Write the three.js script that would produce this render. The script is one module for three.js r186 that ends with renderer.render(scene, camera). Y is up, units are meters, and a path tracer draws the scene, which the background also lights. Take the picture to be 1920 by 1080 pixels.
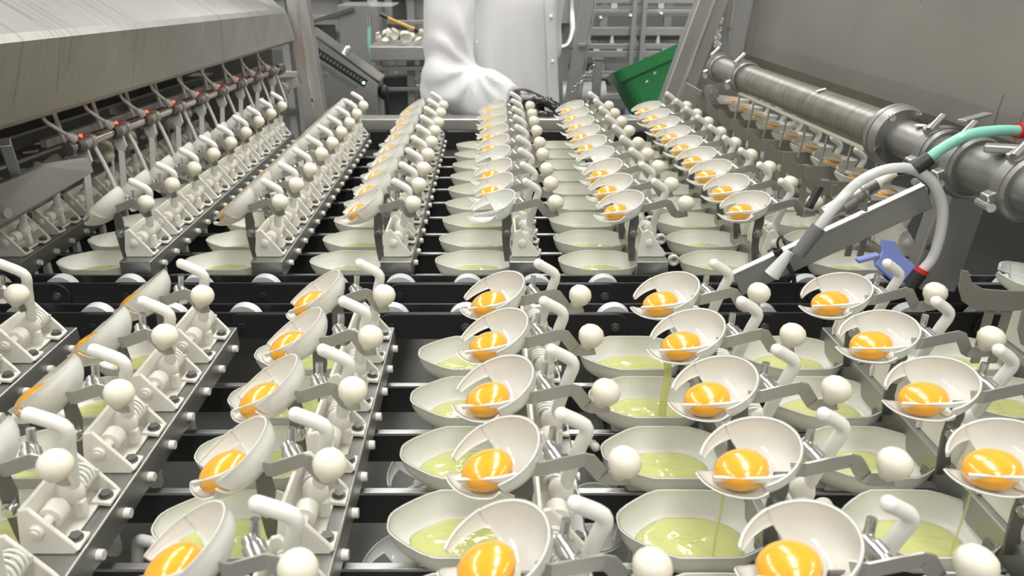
import * as THREE from 'three';
import { RoundedBoxGeometry } from 'three/addons/geometries/RoundedBoxGeometry.js';
import { mergeGeometries, mergeVertices } from 'three/addons/utils/BufferGeometryUtils.js';
import { ImprovedNoise } from 'three/addons/math/ImprovedNoise.js';
import { MarchingCubes } from 'three/addons/objects/MarchingCubes.js';
import { RectAreaLightUniformsLib } from 'three/addons/lights/RectAreaLightUniformsLib.js';

// ---------------------------------------------------------------- camera, light, exposure
const scene = new THREE.Scene();
const FOCAL = 1400;                                     // in pixels of a 1920 x 1080 frame
const camera = new THREE.PerspectiveCamera(2 * Math.atan(540 / FOCAL) * 180 / Math.PI, 1920 / 1080, 0.02, 60);
camera.position.set(0, 1.3657, 0);
camera.rotation.set(-23.9 * Math.PI / 180, 0, 0);
camera.setViewOffset(1920, 1080, 40, 0, 1920, 1080);
camera.focus = 0.95;
camera.userData.fStop = 9;
const renderer = new THREE.WebGLRenderer({ antialias: true });
renderer.toneMapping = THREE.LinearToneMapping;
renderer.toneMappingExposure = 1.26;
renderer.shadowMap.enabled = true;
RectAreaLightUniformsLib.init();
const CEIL = 3.1;
const LAMPS = []; for (const z of [0.8, -0.9, -2.6, -4.4]) for (const x of [-2.3, 0.12, 2.3]) LAMPS.push([x, z, 10]);
scene.background = new THREE.Color(0x000000);

// ---------------------------------------------------------------- helpers
let seed = 7;
const rnd = () => { seed = (seed * 1664525 + 1013904223) >>> 0; return seed / 4294967296; };
const rr = (a, b) => a + (b - a) * rnd();
const V = (x, y, z) => new THREE.Vector3(x, y, z);
const noise = new ImprovedNoise();
const taken = new Map();
function numbered(name) {
  const n = taken.get(name) || 0; taken.set(name, n + 1);
  return n ? `${name}_${String(n).padStart(3, '0')}` : name;
}
function clean(g) {
  let h = g.index ? g.toNonIndexed() : g.clone();
  for (const k of Object.keys(h.attributes)) if (!['position', 'normal', 'uv'].includes(k)) h.deleteAttribute(k);
  if (!h.attributes.normal) h.computeVertexNormals();
  if (!h.attributes.uv) h.setAttribute('uv', new THREE.BufferAttribute(new Float32Array(h.attributes.position.count * 2), 2));
  return h;
}
const merge = (...list) => mergeGeometries(list.flat().map(clean), false);
function shadows(o) { o.traverse(c => { if (c.isMesh) { c.castShadow = true; c.receiveShadow = true; } }); return o; }
function part(name, geo, mat, parent) {
  const m = new THREE.Mesh(Array.isArray(geo) ? merge(geo) : geo, mat); m.name = name; m.castShadow = m.receiveShadow = true;
  parent.add(m); return m;
}
function tag(o, label, category, group, kind) {
  o.userData.label = label; if (category) o.userData.category = category; if (group) o.userData.group = group; if (kind) o.userData.kind = kind; return o;
}
function thing(name, label, category, pos = [0, 0, 0], group) {
  const g = new THREE.Group(); g.name = numbered(name); g.position.set(...pos); scene.add(g); return tag(g, label, category, group);
}
function solo(name, geo, mat, label, category, pos = [0, 0, 0], group) {
  const m = part(numbered(name), geo, mat, scene); m.position.set(...pos); return tag(m, label, category, group);
}
function struct(name, geo, mat, label, category) {
  const m = part(name, geo, mat, scene); return tag(m, label, category, null, 'structure');
}
function box(w, h, d, x = 0, y = 0, z = 0, bev = 0.001, rz = 0, rx = 0, ry = 0) {
  const g = bev > 0 ? new RoundedBoxGeometry(w, h, d, 1, Math.min(bev, w / 2.01, h / 2.01, d / 2.01)) : new THREE.BoxGeometry(w, h, d);
  if (rx) g.rotateX(rx); if (ry) g.rotateY(ry); if (rz) g.rotateZ(rz);
  return g.translate(x, y, z);
}
function cyl(a, b, r1, r2 = r1, seg = 16, open = false) {        // a, b: [x, y, z]
  const A = V(...a), B = V(...b), d = B.clone().sub(A), g = new THREE.CylinderGeometry(r2, r1, d.length(), seg, 1, open);
  g.applyQuaternion(new THREE.Quaternion().setFromUnitVectors(V(0, 1, 0), d.normalize()));
  const m = A.add(B).multiplyScalar(0.5); return g.translate(m.x, m.y, m.z);
}
function ball(r, x, y, z, sx = 1, sy = 1, sz = 1, seg = 16) { return new THREE.SphereGeometry(r, seg, Math.max(8, seg * 0.7 | 0)).scale(sx, sy, sz).translate(x, y, z); }
function tube(pts, r, seg = 24, rad = 8, tension = 0.5, closed = false) {
  const c = new THREE.CatmullRomCurve3(pts.map(p => V(...p)), closed, 'catmullrom', tension);
  const g = new THREE.TubeGeometry(c, seg, r, rad, closed);
  if (closed) return g;
  const cap = [ball(r, ...pts[0], 1, 1, 1, 8), ball(r, ...pts[pts.length - 1], 1, 1, 1, 8)];
  return merge(g, cap);
}
function bar(a, b, w, h, bev = 0.001) {                          // box section from a to b: w sideways, h upright
  const A = V(...a), B = V(...b), d = B.clone().sub(A), L = d.length(); d.normalize();
  const g = bev ? new RoundedBoxGeometry(w, h, L, 1, bev) : new THREE.BoxGeometry(w, h, L);
  const s = V(0, 1, 0).cross(d); if (s.length() < 1e-4) s.set(1, 0, 0); s.normalize();
  const u = d.clone().cross(s).normalize();
  g.applyMatrix4(new THREE.Matrix4().makeBasis(s, u, d)); const m = A.add(B).multiplyScalar(0.5); return g.translate(m.x, m.y, m.z);
}
function plate(pts, t, z = 0, bev = 0.0008) {                    // outline in x/y extruded to thickness t about z
  const s = new THREE.Shape(pts.map(p => new THREE.Vector2(...p)));
  const g = new THREE.ExtrudeGeometry(s, { depth: t - 2 * bev, bevelEnabled: bev > 0, bevelThickness: bev, bevelSize: bev, bevelOffset: -bev, bevelSegments: 1, curveSegments: 8 });
  return g.translate(0, 0, z - t / 2 + bev);
}
function ribbon(pts, h, t, seg = 20, vdir = V(0, 1, 0)) {        // bent strip: path pts, height h along vdir, thickness t
  const c = new THREE.CatmullRomCurve3(pts.map(p => V(...p)), false, 'catmullrom', 0.15), P = [], I = [];
  for (let i = 0; i <= seg; i++) {
    const p = c.getPointAt(i / seg), d = c.getTangentAt(i / seg), n = d.clone().cross(vdir).normalize(), u = n.clone().cross(d).normalize();
    for (const [a, b] of [[-1, -1], [1, -1], [1, 1], [-1, 1]]) P.push(p.clone().addScaledVector(u, a * h / 2).addScaledVector(n, b * t / 2));
  }
  for (let i = 0; i < seg; i++) for (let k = 0; k < 4; k++) { const a = i * 4 + k, b = i * 4 + (k + 1) % 4; I.push(a, b, a + 4, b, b + 4, a + 4); }
  I.push(0, 2, 1, 0, 3, 2); const e = seg * 4; I.push(e, e + 1, e + 2, e, e + 2, e + 3);
  const g = new THREE.BufferGeometry(); g.setAttribute('position', new THREE.Float32BufferAttribute(P.flatMap(p => [p.x, p.y, p.z]), 3)); g.setIndex(I);
  const f = g.toNonIndexed(); f.computeVertexNormals(); return f;
}
function shell(fn, u0, u1, v0, v1, nu, nv, t, wrap = false) {    // fn(u, v) -> point on the middle surface; v0 / v1 may be functions of u
  const f0 = typeof v0 === 'function' ? v0 : () => v0, f1 = typeof v1 === 'function' ? v1 : () => v1, P = [], N = [], I = [], W = nv + 1;
  const e = 1e-3;
  for (let i = 0; i <= nu; i++) for (let j = 0; j <= nv; j++) {
    const u = u0 + (u1 - u0) * i / nu, v = f0(u) + (f1(u) - f0(u)) * Math.min(0.9995, j / nv);
    const p = fn(u, v), n = fn(u + e, v).sub(fn(u - e, v)).cross(fn(u, v + e).sub(fn(u, v - e))).normalize();
    P.push(p); N.push(n);
  }
  const all = [], K = P.length;
  for (const s of [0.5, -0.5]) for (let i = 0; i < K; i++) all.push(P[i].clone().addScaledVector(N[i], s * t));
  for (let i = 0; i < nu; i++) for (let j = 0; j < nv; j++) {
    const a = i * W + j, b = a + 1, c = a + W, d = c + 1;
    I.push(a, c, b, b, c, d, K + a, K + b, K + c, K + b, K + d, K + c);
  }
  const edge = (a, b) => I.push(a, b, K + a, b, K + b, K + a);
  for (let i = 0; i < nu; i++) { edge(i * W, (i + 1) * W); edge((i + 1) * W + nv, i * W + nv); }
  if (!wrap) for (let j = 0; j < nv; j++) { edge(j + 1, j); edge(nu * W + j, nu * W + j + 1); }
  const g = new THREE.BufferGeometry(); g.setAttribute('position', new THREE.Float32BufferAttribute(all.flatMap(p => [p.x, p.y, p.z]), 3)); g.setIndex(I);
  let m = mergeVertices(g, 1e-6); m.computeVertexNormals(); return m;
}
function loft(A, B, capped = true) {                             // closed outlines A and B (arrays of [x, y, z]) joined, flat faces
  const P = [], UV = [], n = A.length, push = (p, uv) => { P.push(...p); UV.push(...uv); };
  let s = 0;
  for (let i = 0; i < n; i++) {
    const j = (i + 1) % n, L = V(...A[i]).distanceTo(V(...A[j])), D = V(...A[i]).distanceTo(V(...B[i]));
    const q = [[A[i], [0, s]], [A[j], [0, s + L]], [B[j], [D, s + L]], [B[i], [D, s]]];
    for (const k of [0, 1, 2, 0, 2, 3]) push(...q[k]); s += L;
  }
  if (capped) for (const [R, flip] of [[A, true], [B, false]]) {
    const tri = THREE.ShapeUtils.triangulateShape(R.map(p => new THREE.Vector2(p[0], p[1])), []);
    for (const t of tri) for (const k of (flip ? [t[0], t[2], t[1]] : t)) push(R[k], [R[k][0], R[k][1]]);
  }
  const g = new THREE.BufferGeometry(); g.setAttribute('position', new THREE.Float32BufferAttribute(P, 3)); g.setAttribute('uv', new THREE.Float32BufferAttribute(UV, 2)); g.computeVertexNormals(); return g;
}
function hexBolt(a, b, r) { return cyl(a, b, r, r, 6); }

// ---------------------------------------------------------------- materials
function tex(w, h, fn, srgb = true, rep) {
  const d = new Uint8Array(w * h * 4);
  for (let y = 0; y < h; y++) for (let x = 0; x < w; x++) { const c = fn(x / w, y / h, x, y), i = (y * w + x) * 4; d[i] = c[0]; d[i + 1] = c[1]; d[i + 2] = c[2]; d[i + 3] = 255; }
  const t = new THREE.DataTexture(d, w, h); t.wrapS = t.wrapT = THREE.RepeatWrapping; t.magFilter = THREE.LinearFilter; t.minFilter = THREE.LinearMipmapLinearFilter; t.generateMipmaps = true;
  if (srgb) t.colorSpace = THREE.SRGBColorSpace; if (rep) t.repeat.set(...rep); t.needsUpdate = true; return t;
}
const fbm = (x, y, z = 0) => noise.noise(x, y, z) + 0.5 * noise.noise(2 * x, 2 * y, z + 7) + 0.25 * noise.noise(4 * x, 4 * y, z + 13);
const std = (o) => new THREE.MeshStandardMaterial(o), phy = (o) => new THREE.MeshPhysicalMaterial(o);
const lin = (r, g, b) => new THREE.Color().setRGB(r, g, b);
const M = {};
M.white = std({ color: lin(0.80, 0.78, 0.71), roughness: 0.42 });                       // machined plastic
M.ivory = std({ color: lin(0.78, 0.74, 0.62), roughness: 0.35 });
M.hook = phy({ color: lin(0.83, 0.82, 0.77), roughness: 0.3, clearcoat: 0.3, clearcoatRoughness: 0.2 });
M.cup = phy({ color: lin(0.92, 0.93, 0.90), roughness: 0.55, transmission: 0.38, thickness: 0, clearcoat: 1, clearcoatRoughness: 0.07, ior: 1.45 });
M.tray = phy({ color: lin(0.94, 0.94, 0.89), roughness: 0.6, transmission: 0.34, thickness: 0, clearcoat: 0.5, clearcoatRoughness: 0.2, ior: 1.45 });
M.yolk = phy({ color: lin(0.86, 0.40, 0.022), roughness: 0.25, clearcoat: 0.9, clearcoatRoughness: 0.14 });
M.albumen = phy({ color: lin(0.86, 0.88, 0.47), roughness: 0.08, transmission: 0.55, thickness: 0, clearcoat: 1, clearcoatRoughness: 0.03, ior: 1.35 });
M.chrome = std({ color: lin(0.66, 0.66, 0.65), metalness: 1, roughness: 0.22 });
M.lever = std({ color: lin(0.48, 0.47, 0.44), metalness: 0.75, roughness: 0.38 });
M.deflector = std({ color: lin(0.27, 0.25, 0.22), metalness: 0.35, roughness: 0.5 });
M.darkSteel = std({ color: lin(0.20, 0.20, 0.19), metalness: 0.8, roughness: 0.45 });
const mott = tex(256, 256, (u, v) => { const n = fbm(u * 8, v * 8, 3); const c = 205 + 34 * n; return [c, c, c]; }, false);
M.rail = std({ color: lin(0.42, 0.42, 0.40), metalness: 0.9, roughness: 0.5, roughnessMap: mott });
M.black = std({ color: lin(0.022, 0.022, 0.024), roughness: 0.42 });
M.blackPlate = std({ color: lin(0.03, 0.03, 0.032), metalness: 0.2, roughness: 0.38 });
M.roller = std({ color: lin(0.62, 0.64, 0.66), roughness: 0.5 });
M.greyPlastic = std({ color: lin(0.16, 0.16, 0.16), roughness: 0.5 });
M.steel = std({ color: lin(0.58, 0.58, 0.57), metalness: 1, roughness: 0.4 });
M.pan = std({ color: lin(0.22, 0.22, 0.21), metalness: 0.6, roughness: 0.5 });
// brushed sheet with water runs (dark wet lines) and salt specks
const runs = [];
for (let i = 0; i < 70; i++) runs.push([rr(0.0, 0.75), rr(0.0, 0.5), rr(0.25, 0.6), rr(0.0012, 0.003), rr(0.15, 0.55), rr(-0.06, 0.02)]);
const hoodMap = tex(1024, 512, (u, v, x, y) => {
  let c = 200 + 10 * fbm(u * 5, v * 5, 1) + 8 * (rnd() - 0.5) + 9 * noise.noise(u * 260, v * 4, 5);
  for (const r of runs) { const t = (v - r[1]) / r[2]; if (t > 0 && t < 1) { const dx = Math.abs(u - r[0] - r[5] * t); if (dx < r[3]) c -= 90 * r[4] * (1 - dx / r[3]); } }
  return [c, c, c * 0.985];
});
M.hood = std({ color: lin(0.62, 0.62, 0.60), metalness: 0.85, roughness: 0.5, map: hoodMap });
const drips = [];
for (let i = 0; i < 26; i++) drips.push([rnd(), rnd(), rr(0.02, 0.16), rr(0.001, 0.003), rr(0.2, 0.5)]);
const panelMap = tex(1024, 1024, (u, v) => {
  let c = 198 + 10 * fbm(u * 4, v * 4, 11) + 9 * (rnd() - 0.5);
  for (const r of drips) { const t = (v - r[1]) / r[2]; if (t > 0 && t < 1) { const dx = Math.abs(u - r[0] - 0.03 * t * r[2]); if (dx < r[3]) c -= 190 * r[4] * (1 - dx / r[3]); } }
  return [c, c * 0.99, c * 0.965];
});
M.panel = std({ color: lin(0.56, 0.55, 0.53), metalness: 0.8, roughness: 0.55, map: panelMap });
const bandMap = tex(512, 64, (u, v) => { const c = 190 + 30 * noise.noise(u * 120, v * 3, 2) + 14 * fbm(u * 9, v * 9, 8) + 10 * (rnd() - 0.5); return [c, c, c * 0.97]; });
M.pipe = std({ color: lin(0.54, 0.53, 0.50), metalness: 0.85, roughness: 0.42, map: bandMap });
M.pipePlain = std({ color: lin(0.33, 0.33, 0.315), metalness: 0.9, roughness: 0.58, roughnessMap: mott });
M.hose = phy({ color: lin(0.82, 0.83, 0.83), roughness: 0.45, transmission: 0.3, thickness: 0, clearcoat: 0.4, clearcoatRoughness: 0.2 });
M.paleGrey = std({ color: lin(0.50, 0.50, 0.48), roughness: 0.5 });
M.mint = phy({ color: lin(0.25, 0.62, 0.50), roughness: 0.4, clearcoat: 0.4 });
M.red = std({ color: lin(0.62, 0.02, 0.015), roughness: 0.4 });
M.blue = std({ color: lin(0.26, 0.33, 0.76), roughness: 0.45 });
M.green = std({ color: lin(0.022, 0.19, 0.055), roughness: 0.42 });
M.glove = phy({ color: lin(0.012, 0.012, 0.013), roughness: 0.3, clearcoat: 0.5, clearcoatRoughness: 0.2 });
M.coat = std({ color: lin(0.69, 0.69, 0.70), roughness: 0.85 });
M.skin = std({ color: lin(0.55, 0.33, 0.24), roughness: 0.6 });
M.trousers = std({ color: lin(0.78, 0.78, 0.78), roughness: 0.9 });
M.ledRed = std({ color: lin(0.3, 0.02, 0.01), emissive: lin(1, 0.06, 0.02), emissiveIntensity: 4 });
M.ledGreen = std({ color: lin(0.1, 0.4, 0.2), emissive: lin(0.35, 1, 0.55), emissiveIntensity: 5 });
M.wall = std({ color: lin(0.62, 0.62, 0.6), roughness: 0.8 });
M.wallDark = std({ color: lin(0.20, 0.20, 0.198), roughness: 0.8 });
M.ceiling = std({ color: lin(0.75, 0.75, 0.73), roughness: 0.9 });
M.floor = std({ color: lin(0.25, 0.25, 0.24), roughness: 0.5, roughnessMap: mott });
M.machine = std({ color: lin(0.36, 0.36, 0.35), metalness: 0.6, roughness: 0.5 });
M.machineDark = std({ color: lin(0.09, 0.09, 0.095), metalness: 0.4, roughness: 0.5 });
M.lamp = std({ color: lin(0.9, 0.9, 0.9), emissive: lin(1, 0.98, 0.94), emissiveIntensity: 6 });

// ---------------------------------------------------------------- room
struct('floor', box(9, 0.1, 9.4, 0, -0.05, -2.2, 0), M.floor, 'dark grey wet concrete factory floor', 'floor');
struct('ceiling', box(9, 0.1, 9.4, 0, CEIL + 0.05, -2.2, 0), M.ceiling, 'pale grey panel ceiling of the plant', 'ceiling');
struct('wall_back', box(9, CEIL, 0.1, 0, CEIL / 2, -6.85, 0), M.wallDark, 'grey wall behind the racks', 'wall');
struct('wall_left', box(0.1, CEIL, 9.4, -4.55, CEIL / 2, -2.2, 0), M.wall, 'grey side wall beyond the hood', 'wall');
struct('wall_right', box(0.1, CEIL, 9.4, 4.55, CEIL / 2, -2.2, 0), M.wall, 'grey side wall beyond the steel panel', 'wall');
struct('wall_front', box(9, CEIL, 0.1, 0, CEIL / 2, 2.45, 0), M.wall, 'grey wall facing the worker', 'wall');
for (const [x, z, I] of LAMPS) {
  const t = thing('ceiling_light', 'long white fluorescent ceiling light above the machine', 'light', [x, CEIL, z], 'fluorescent ceiling lights');
  part('housing', box(0.36, 0.06, 1.36, 0, -0.035, 0, 0.005), M.white, t);
  part('diffuser', box(0.32, 0.03, 1.30, 0, -0.08, 0, 0.01), M.lamp, t);
  const L = new THREE.RectAreaLight(new THREE.Color(1, 0.985, 0.955), I, 0.32, 1.3); L.position.set(x, CEIL - 0.1, z); L.lookAt(x, 0, z); scene.add(L);
}

// ---------------------------------------------------------------- the cup line: measures
const PITCH = 0.102, Y0 = 1.0;
const COL = { '-4': -0.815, '-3': -0.612, '-2': -0.406, '-1': -0.203, 0: 0, 1: 0.2, 2: 0.397, 3: 0.605 };
const FRONT = [...Array(5).keys()].map(i => 0.788 - PITCH * i), REAR = [...Array(9).keys()].map(i => 1.128 + PITCH * i);
const ORD = ['first', 'second', 'third', 'fourth', 'fifth', 'sixth', 'seventh', 'eighth', 'ninth'];
const colWord = k => k === 3 ? 'row with curved plates' : `${ORD[2 - k]} row from curved plates`;
const where = (blk, i, k) => `${ORD[i]} from chains, ${blk ? "worker's" : 'unstaffed'} side, ${colWord(k)}`;

// yolk cup: bowl with a drain slit, the ring above it split into a finger and a bar
const TILT = 36 * Math.PI / 180, RX = 0.037, RZ = 0.034, H = 0.029, D2R = Math.PI / 180;
function bowlAt(phi, a) {
  const c = Math.cos(phi), s = Math.sin(phi), k = c < 0 ? 1 - 0.12 * c * c : 1, e = c < 0 ? 1.08 : 1;
  return V(RX * e * c * Math.cos(a), -H * Math.sin(a), RZ * k * s * Math.cos(a));
}
function pocketAt(phi, a) { const p = bowlAt(phi, a), f = 1 + 0.15 * Math.cos(a) * Math.cos(a); p.x *= f; p.z *= f; return p; }
const TILTS = { '-4': 44, '-3': 41, '-2': 38, '-1': 34, 0: 25, 1: 21, 2: 18 }, PITCHX = { '-4': 0, '-3': 0, '-2': 1, '-1': 4, 0: 11, 1: 11, 2: 10 };
const cupMatrix = (t, p, o) => new THREE.Matrix4().makeTranslation(...o).multiply(new THREE.Matrix4().makeRotationZ(t)).multiply(new THREE.Matrix4().makeRotationX(p));
const CUP0 = (() => {
  const T = 0.0022, g = [];
  g.push(shell(bowlAt, -106 * D2R, 92 * D2R, 0, Math.PI / 2, 28, 10, T));
  g.push(shell(pocketAt, 92 * D2R, 252 * D2R, p => { const d = p / D2R; return d < 182 ? 0.30 - 0.22 * Math.max(0, (104 - d) / 12) - 0.18 * Math.max(0, (d - 142) / 40) : 0.12 + 1.10 * Math.pow(Math.min(1, Math.max(0, d - 182) / 32), 0.8); }, Math.PI / 2, 26, 8, T));
  g.push(shell(bowlAt, -160 * D2R, -104 * D2R, -0.02, p => 0.17 + 0.32 * Math.pow((p / D2R + 160) / 56, 0.9), 14, 3, T));
  const b0 = bowlAt(66 * D2R, 0.03), b1 = V(-0.0345, -0.0015, 0.0135); g.push(ribbon([[b0.x, b0.y - 0.001, b0.z - 0.0006], [0.0, -0.0022, 0.0272], [-0.016, -0.002, 0.0215], [b1.x, b1.y, b1.z]], 0.0046, 0.0022, 14));
  return merge(g);
})();
const cupCentre = k => [-0.001 + 0.005 * Math.min(1, Math.max(0, k + 1)), 0.013, 0];
const cupMat = k => cupMatrix(TILTS[k] * D2R, PITCHX[k] * D2R, cupCentre(k));
const BOWL = {}; for (const k of Object.keys(TILTS)) BOWL[k] = CUP0.clone().applyMatrix4(cupMat(+k));
const hubG = (() => {
  const A = [0.0445, 0.0165, -0.003], B = [0.0555, 0.007, 0.013], at = t => A.map((v, i) => v + (B[i] - v) * t);
  return merge(cyl(at(0), at(0.32), 0.0062, 0.0062, 14), cyl(at(0.3), at(0.72), 0.0080, 0.0080, 16), cyl(at(0.7), at(0.85), 0.0055, 0.0055, 12), cyl(at(0.83), at(1), 0.0068, 0.0060, 14), hexBolt([0.048, 0.018, -0.002], [0.049, 0.031, -0.004], 0.0034));
})();
const leverG = ribbon([[0.030, 0.008, 0.016], [0.038, 0.011, 0.021], [0.055, 0.016, 0.0215], [0.072, 0.0205, 0.022], [0.075, 0.018, 0.0215], [0.086, 0.002, 0.019], [0.090, 0.001, 0.020], [0.104, 0.006, 0.026]], 0.0120, 0.0016, 30);
const knobG = (() => {
  const pts = [[0.0001, -0.0135], [0.004, -0.0125], [0.0072, -0.008], [0.0105, -0.005], [0.0128, 0.001], [0.0122, 0.006], [0.0092, 0.0105], [0.005, 0.0128], [0.0001, 0.0134]].map(p => new THREE.Vector2(...p));
  return new THREE.LatheGeometry(pts, 20).rotateZ(-0.35).translate(0.099, 0.020, 0.028);
})();
const pull = g => { const h = g.clone(), p = h.attributes.position; for (let i = 0; i < p.count; i++) { const x = p.getX(i); if (x > 0.04) p.setX(i, 0.04 + (x - 0.04) * 0.74); } h.computeVertexNormals(); return h; };
const leverShortG = pull(leverG), knobNearG = knobG.clone().translate(-0.0155, 0, 0.002);
const armG = plate([[0.019, 0.012], [0.031, 0.012], [0.033, -0.006], [0.030, -0.022], [0.030, -0.045], [0.034, -0.060], [0.031, -0.070], [0.022, -0.070], [0.019, -0.05], [0.017, -0.025]], 0.003, 0.010).translate(0.001, -0.012, 0);
const armBoltG = merge(hexBolt([0.026, -0.034, 0.012], [0.026, -0.034, 0.018], 0.0048), cyl([0.026, -0.034, 0.011], [0.026, -0.034, 0.0145], 0.0070, 0.0070, 14));

// bracket
const prof = [[0.038, -0.030], [0.041, -0.026], [0.047, -0.0245], [0.0745, -0.060], [0.078, -0.066], [0.074, -0.0695], [0.034, -0.0695], [0.033, -0.06]];
const frontPlateG = plate(prof, 0.004, 0.022), backPlateG = plate(prof, 0.004, -0.050);
const wallG = merge(box(0.0035, 0.042, 0.07, 0.0385, -0.049, -0.014, 0.001), box(0.03, 0.003, 0.07, 0.052, -0.0675, -0.014, 0.001));
const bossG = merge(cyl([0.050, -0.046, 0.023], [0.050, -0.046, 0.0275], 0.0062, 0.0056, 14), cyl([0.050, -0.046, 0.027], [0.050, -0.046, 0.029], 0.0035, 0.003, 10));
const pinG = cyl([0.054, -0.044, 0.021], [0.054, -0.044, -0.049], 0.0045, 0.0045, 10);
const hubsG = merge(cyl([0.054, -0.044, 0.012], [0.054, -0.044, -0.002], 0.0095, 0.0095, 14), ball(0.0125, 0.058, -0.040, -0.016, 0.9, 1.15, 0.7, 12), box(0.010, 0.018, 0.009, 0.064, -0.054, -0.014, 0.003));
const springG = (() => { const p = []; for (let i = 0; i <= 48; i++) { const a = i / 48 * Math.PI * 2 * 4; p.push([0.055 + 0.0095 * Math.cos(a), -0.041 + 0.0095 * Math.sin(a), -0.026 - 0.020 * i / 48]); } return tube(p, 0.0016, 80, 5); })();
const tabG = z => box(0.017, 0.004, 0.018, 0.0695, -0.0655, z, 0.0012, -0.12);
const tabsG = [tabG(0.012), tabG(-0.040)];
const boltG = z => merge(hexBolt([0.0705, -0.064, z], [0.0712, -0.0595, z], 0.0048), cyl([0.0705, -0.0645, z], [0.0706, -0.0625, z], 0.0062, 0.0062, 12));
const boltsG = [boltG(0.012), boltG(-0.040)];
const hookG = (() => {
  const r = 0.0058, a = [0.059, -0.046, -0.017], b = [0.0755, 0.030, -0.006], t = [0.054, 0.047, 0.0005];
  return tube([a, [0.064, -0.02, -0.0135], [0.0712, 0.012, -0.0085], [0.0750, 0.0265, -0.0062], [0.0715, 0.0345, -0.0046], t], r, 26, 10);
})();
const legG = z => box(0.012, 0.072, 0.012, 0.036, -0.1365, z, 0.003);
const legsG = [legG(0.016), legG(-0.046)];

// tray
function trayAt(phi, s) {                                       // s 0 rim .. 1 middle of the floor
  const c = Math.cos(phi), d = Math.sin(phi), n = 3.6, q = Math.pow(Math.pow(Math.abs(c), n) + Math.pow(Math.abs(d), n), -1 / n);
  const wall = Math.max(0, Math.min(1, s / 0.5)), r = s < 0.5 ? 1 - 0.30 * Math.pow(wall, 1.4) : 0.70 * (1 - (s - 0.5) / 0.5);
  const y = s < 0.5 ? -0.026 * Math.sin(wall * Math.PI / 2) : -0.026 - 0.002 * Math.sin((s - 0.5) * Math.PI);
  const taper = 1 - 0.85 * Math.max(0, -c * q - 0.38) - 0.55 * Math.max(0, c * q - 0.52);
  return V(0.064 * r * c * q, y, 0.0425 * r * d * q * taper);
}
const trayG = merge(shell(trayAt, 0, Math.PI * 2, 0, 1, 40, 10, 0.0024, true));
const trayLugG = merge(cyl([0.064, -0.010, 0.030], [0.064, -0.010, 0.010], 0.0085, 0.0085, 14), box(0.012, 0.010, 0.016, 0.058, -0.012, 0.019, 0.002));
const trayNutG = cyl([0.064, -0.010, 0.034], [0.064, -0.010, 0.029], 0.0048, 0.0048, 6);
const trayRollG = new THREE.LatheGeometry([[0.0028, -0.005], [0.0085, -0.005], [0.0095, -0.004], [0.0095, 0.004], [0.0085, 0.005], [0.0028, 0.005], [0.0028, -0.005]].map(p => new THREE.Vector2(...p)), 18).rotateX(Math.PI / 2).translate(-0.066, -0.014, -0.034);
const trayFootG = merge(box(0.07, 0.012, 0.03, -0.004, -0.033, 0, 0.003));
function albumenG(sd, fill) {
  const P = [], I = [], nr = 11, na = 40, k = 0.74 * (0.85 + 0.15 * fill), y0 = -0.0238 + 0.0050 * fill, yb = -0.0236;
  const put = (r, a, y) => { const p = trayAt(a, 0); P.push(p.x * k * r, y, p.z * k * r); };
  P.push(0, y0 + 0.0006, 0);
  for (let i = 1; i <= nr; i++) for (let j = 0; j < na; j++) {
    const r = i / nr, a = j / na * Math.PI * 2, w = 0.0024 * noise.noise(Math.cos(a) * r * 3.2 + sd, Math.sin(a) * r * 3.2, sd * 3) + 0.0015 * noise.noise(Math.cos(a) * r * 9 + sd, Math.sin(a) * r * 9, sd);
    const e = 1 + 0.05 * noise.noise(Math.cos(a) * 1.7 + sd, Math.sin(a) * 1.7, 3);
    put(r * e, a, Math.max(yb + 0.0004, y0 + w * (1 - r * r * r) - (y0 - yb - 0.0004) * Math.pow(r, 9)));
  }
  for (let j = 0; j < na; j++) put(0.93, j / na * Math.PI * 2, yb);
  P.push(0, yb, 0);
  for (let j = 0; j < na; j++) { const n = (j + 1) % na; I.push(0, 1 + n, 1 + j); for (let i = 0; i < nr; i++) { const a = 1 + i * na; I.push(a + j, a + n, a + na + j, a + n, a + na + n, a + na + j); } const b = 1 + nr * na; I.push(b + j, b + n, P.length / 3 - 1); }
  const g = new THREE.BufferGeometry(); g.setAttribute('position', new THREE.Float32BufferAttribute(P, 3)); g.setIndex(I); g.computeVertexNormals(); return g;
}
const ALB = [albumenG(1.3, 1), albumenG(4.7, 0.85), albumenG(9.1, 1.05), albumenG(12.9, 0.6)];
const yolkG = (() => { const g = new THREE.SphereGeometry(1, 26, 18); const p = g.attributes.position; for (let i = 0; i < p.count; i++) { const y = p.getY(i); p.setXYZ(i, p.getX(i) * 0.0220, y * (y > 0 ? 0.0125 : 0.0158), p.getZ(i) * 0.0208); } g.computeVertexNormals(); return g; })();
const dripG = tube([[0, 0, 0], [0.0005, -0.02, 0.0005], [0, -0.05, 0], [0.0005, -0.078, 0]], 0.0011, 10, 5);
// curved deflector of the tipping row
const deflectG = plate([[-0.088, 0.052], [-0.080, 0.050], [-0.072, 0.036], [-0.058, 0.029], [-0.035, 0.027], [0.004, 0.026], [0.010, 0.020], [0.012, 0.004], [-0.030, 0.001], [-0.062, 0.004], [-0.078, 0.014], [-0.086, 0.030]], 0.0022, 0.030, 0.0006);
const FLAT = cupMatrix(-7 * D2R, -2 * D2R, [0.020, 0.036, 0]), flatBowlG = CUP0.clone().applyMatrix4(FLAT);
const legPlateG = merge(box(0.010, 0.075, 0.004, -0.040, -0.030, 0.0262, 0.001), box(0.010, 0.075, 0.004, -0.020, -0.030, 0.0262, 0.001));

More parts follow.
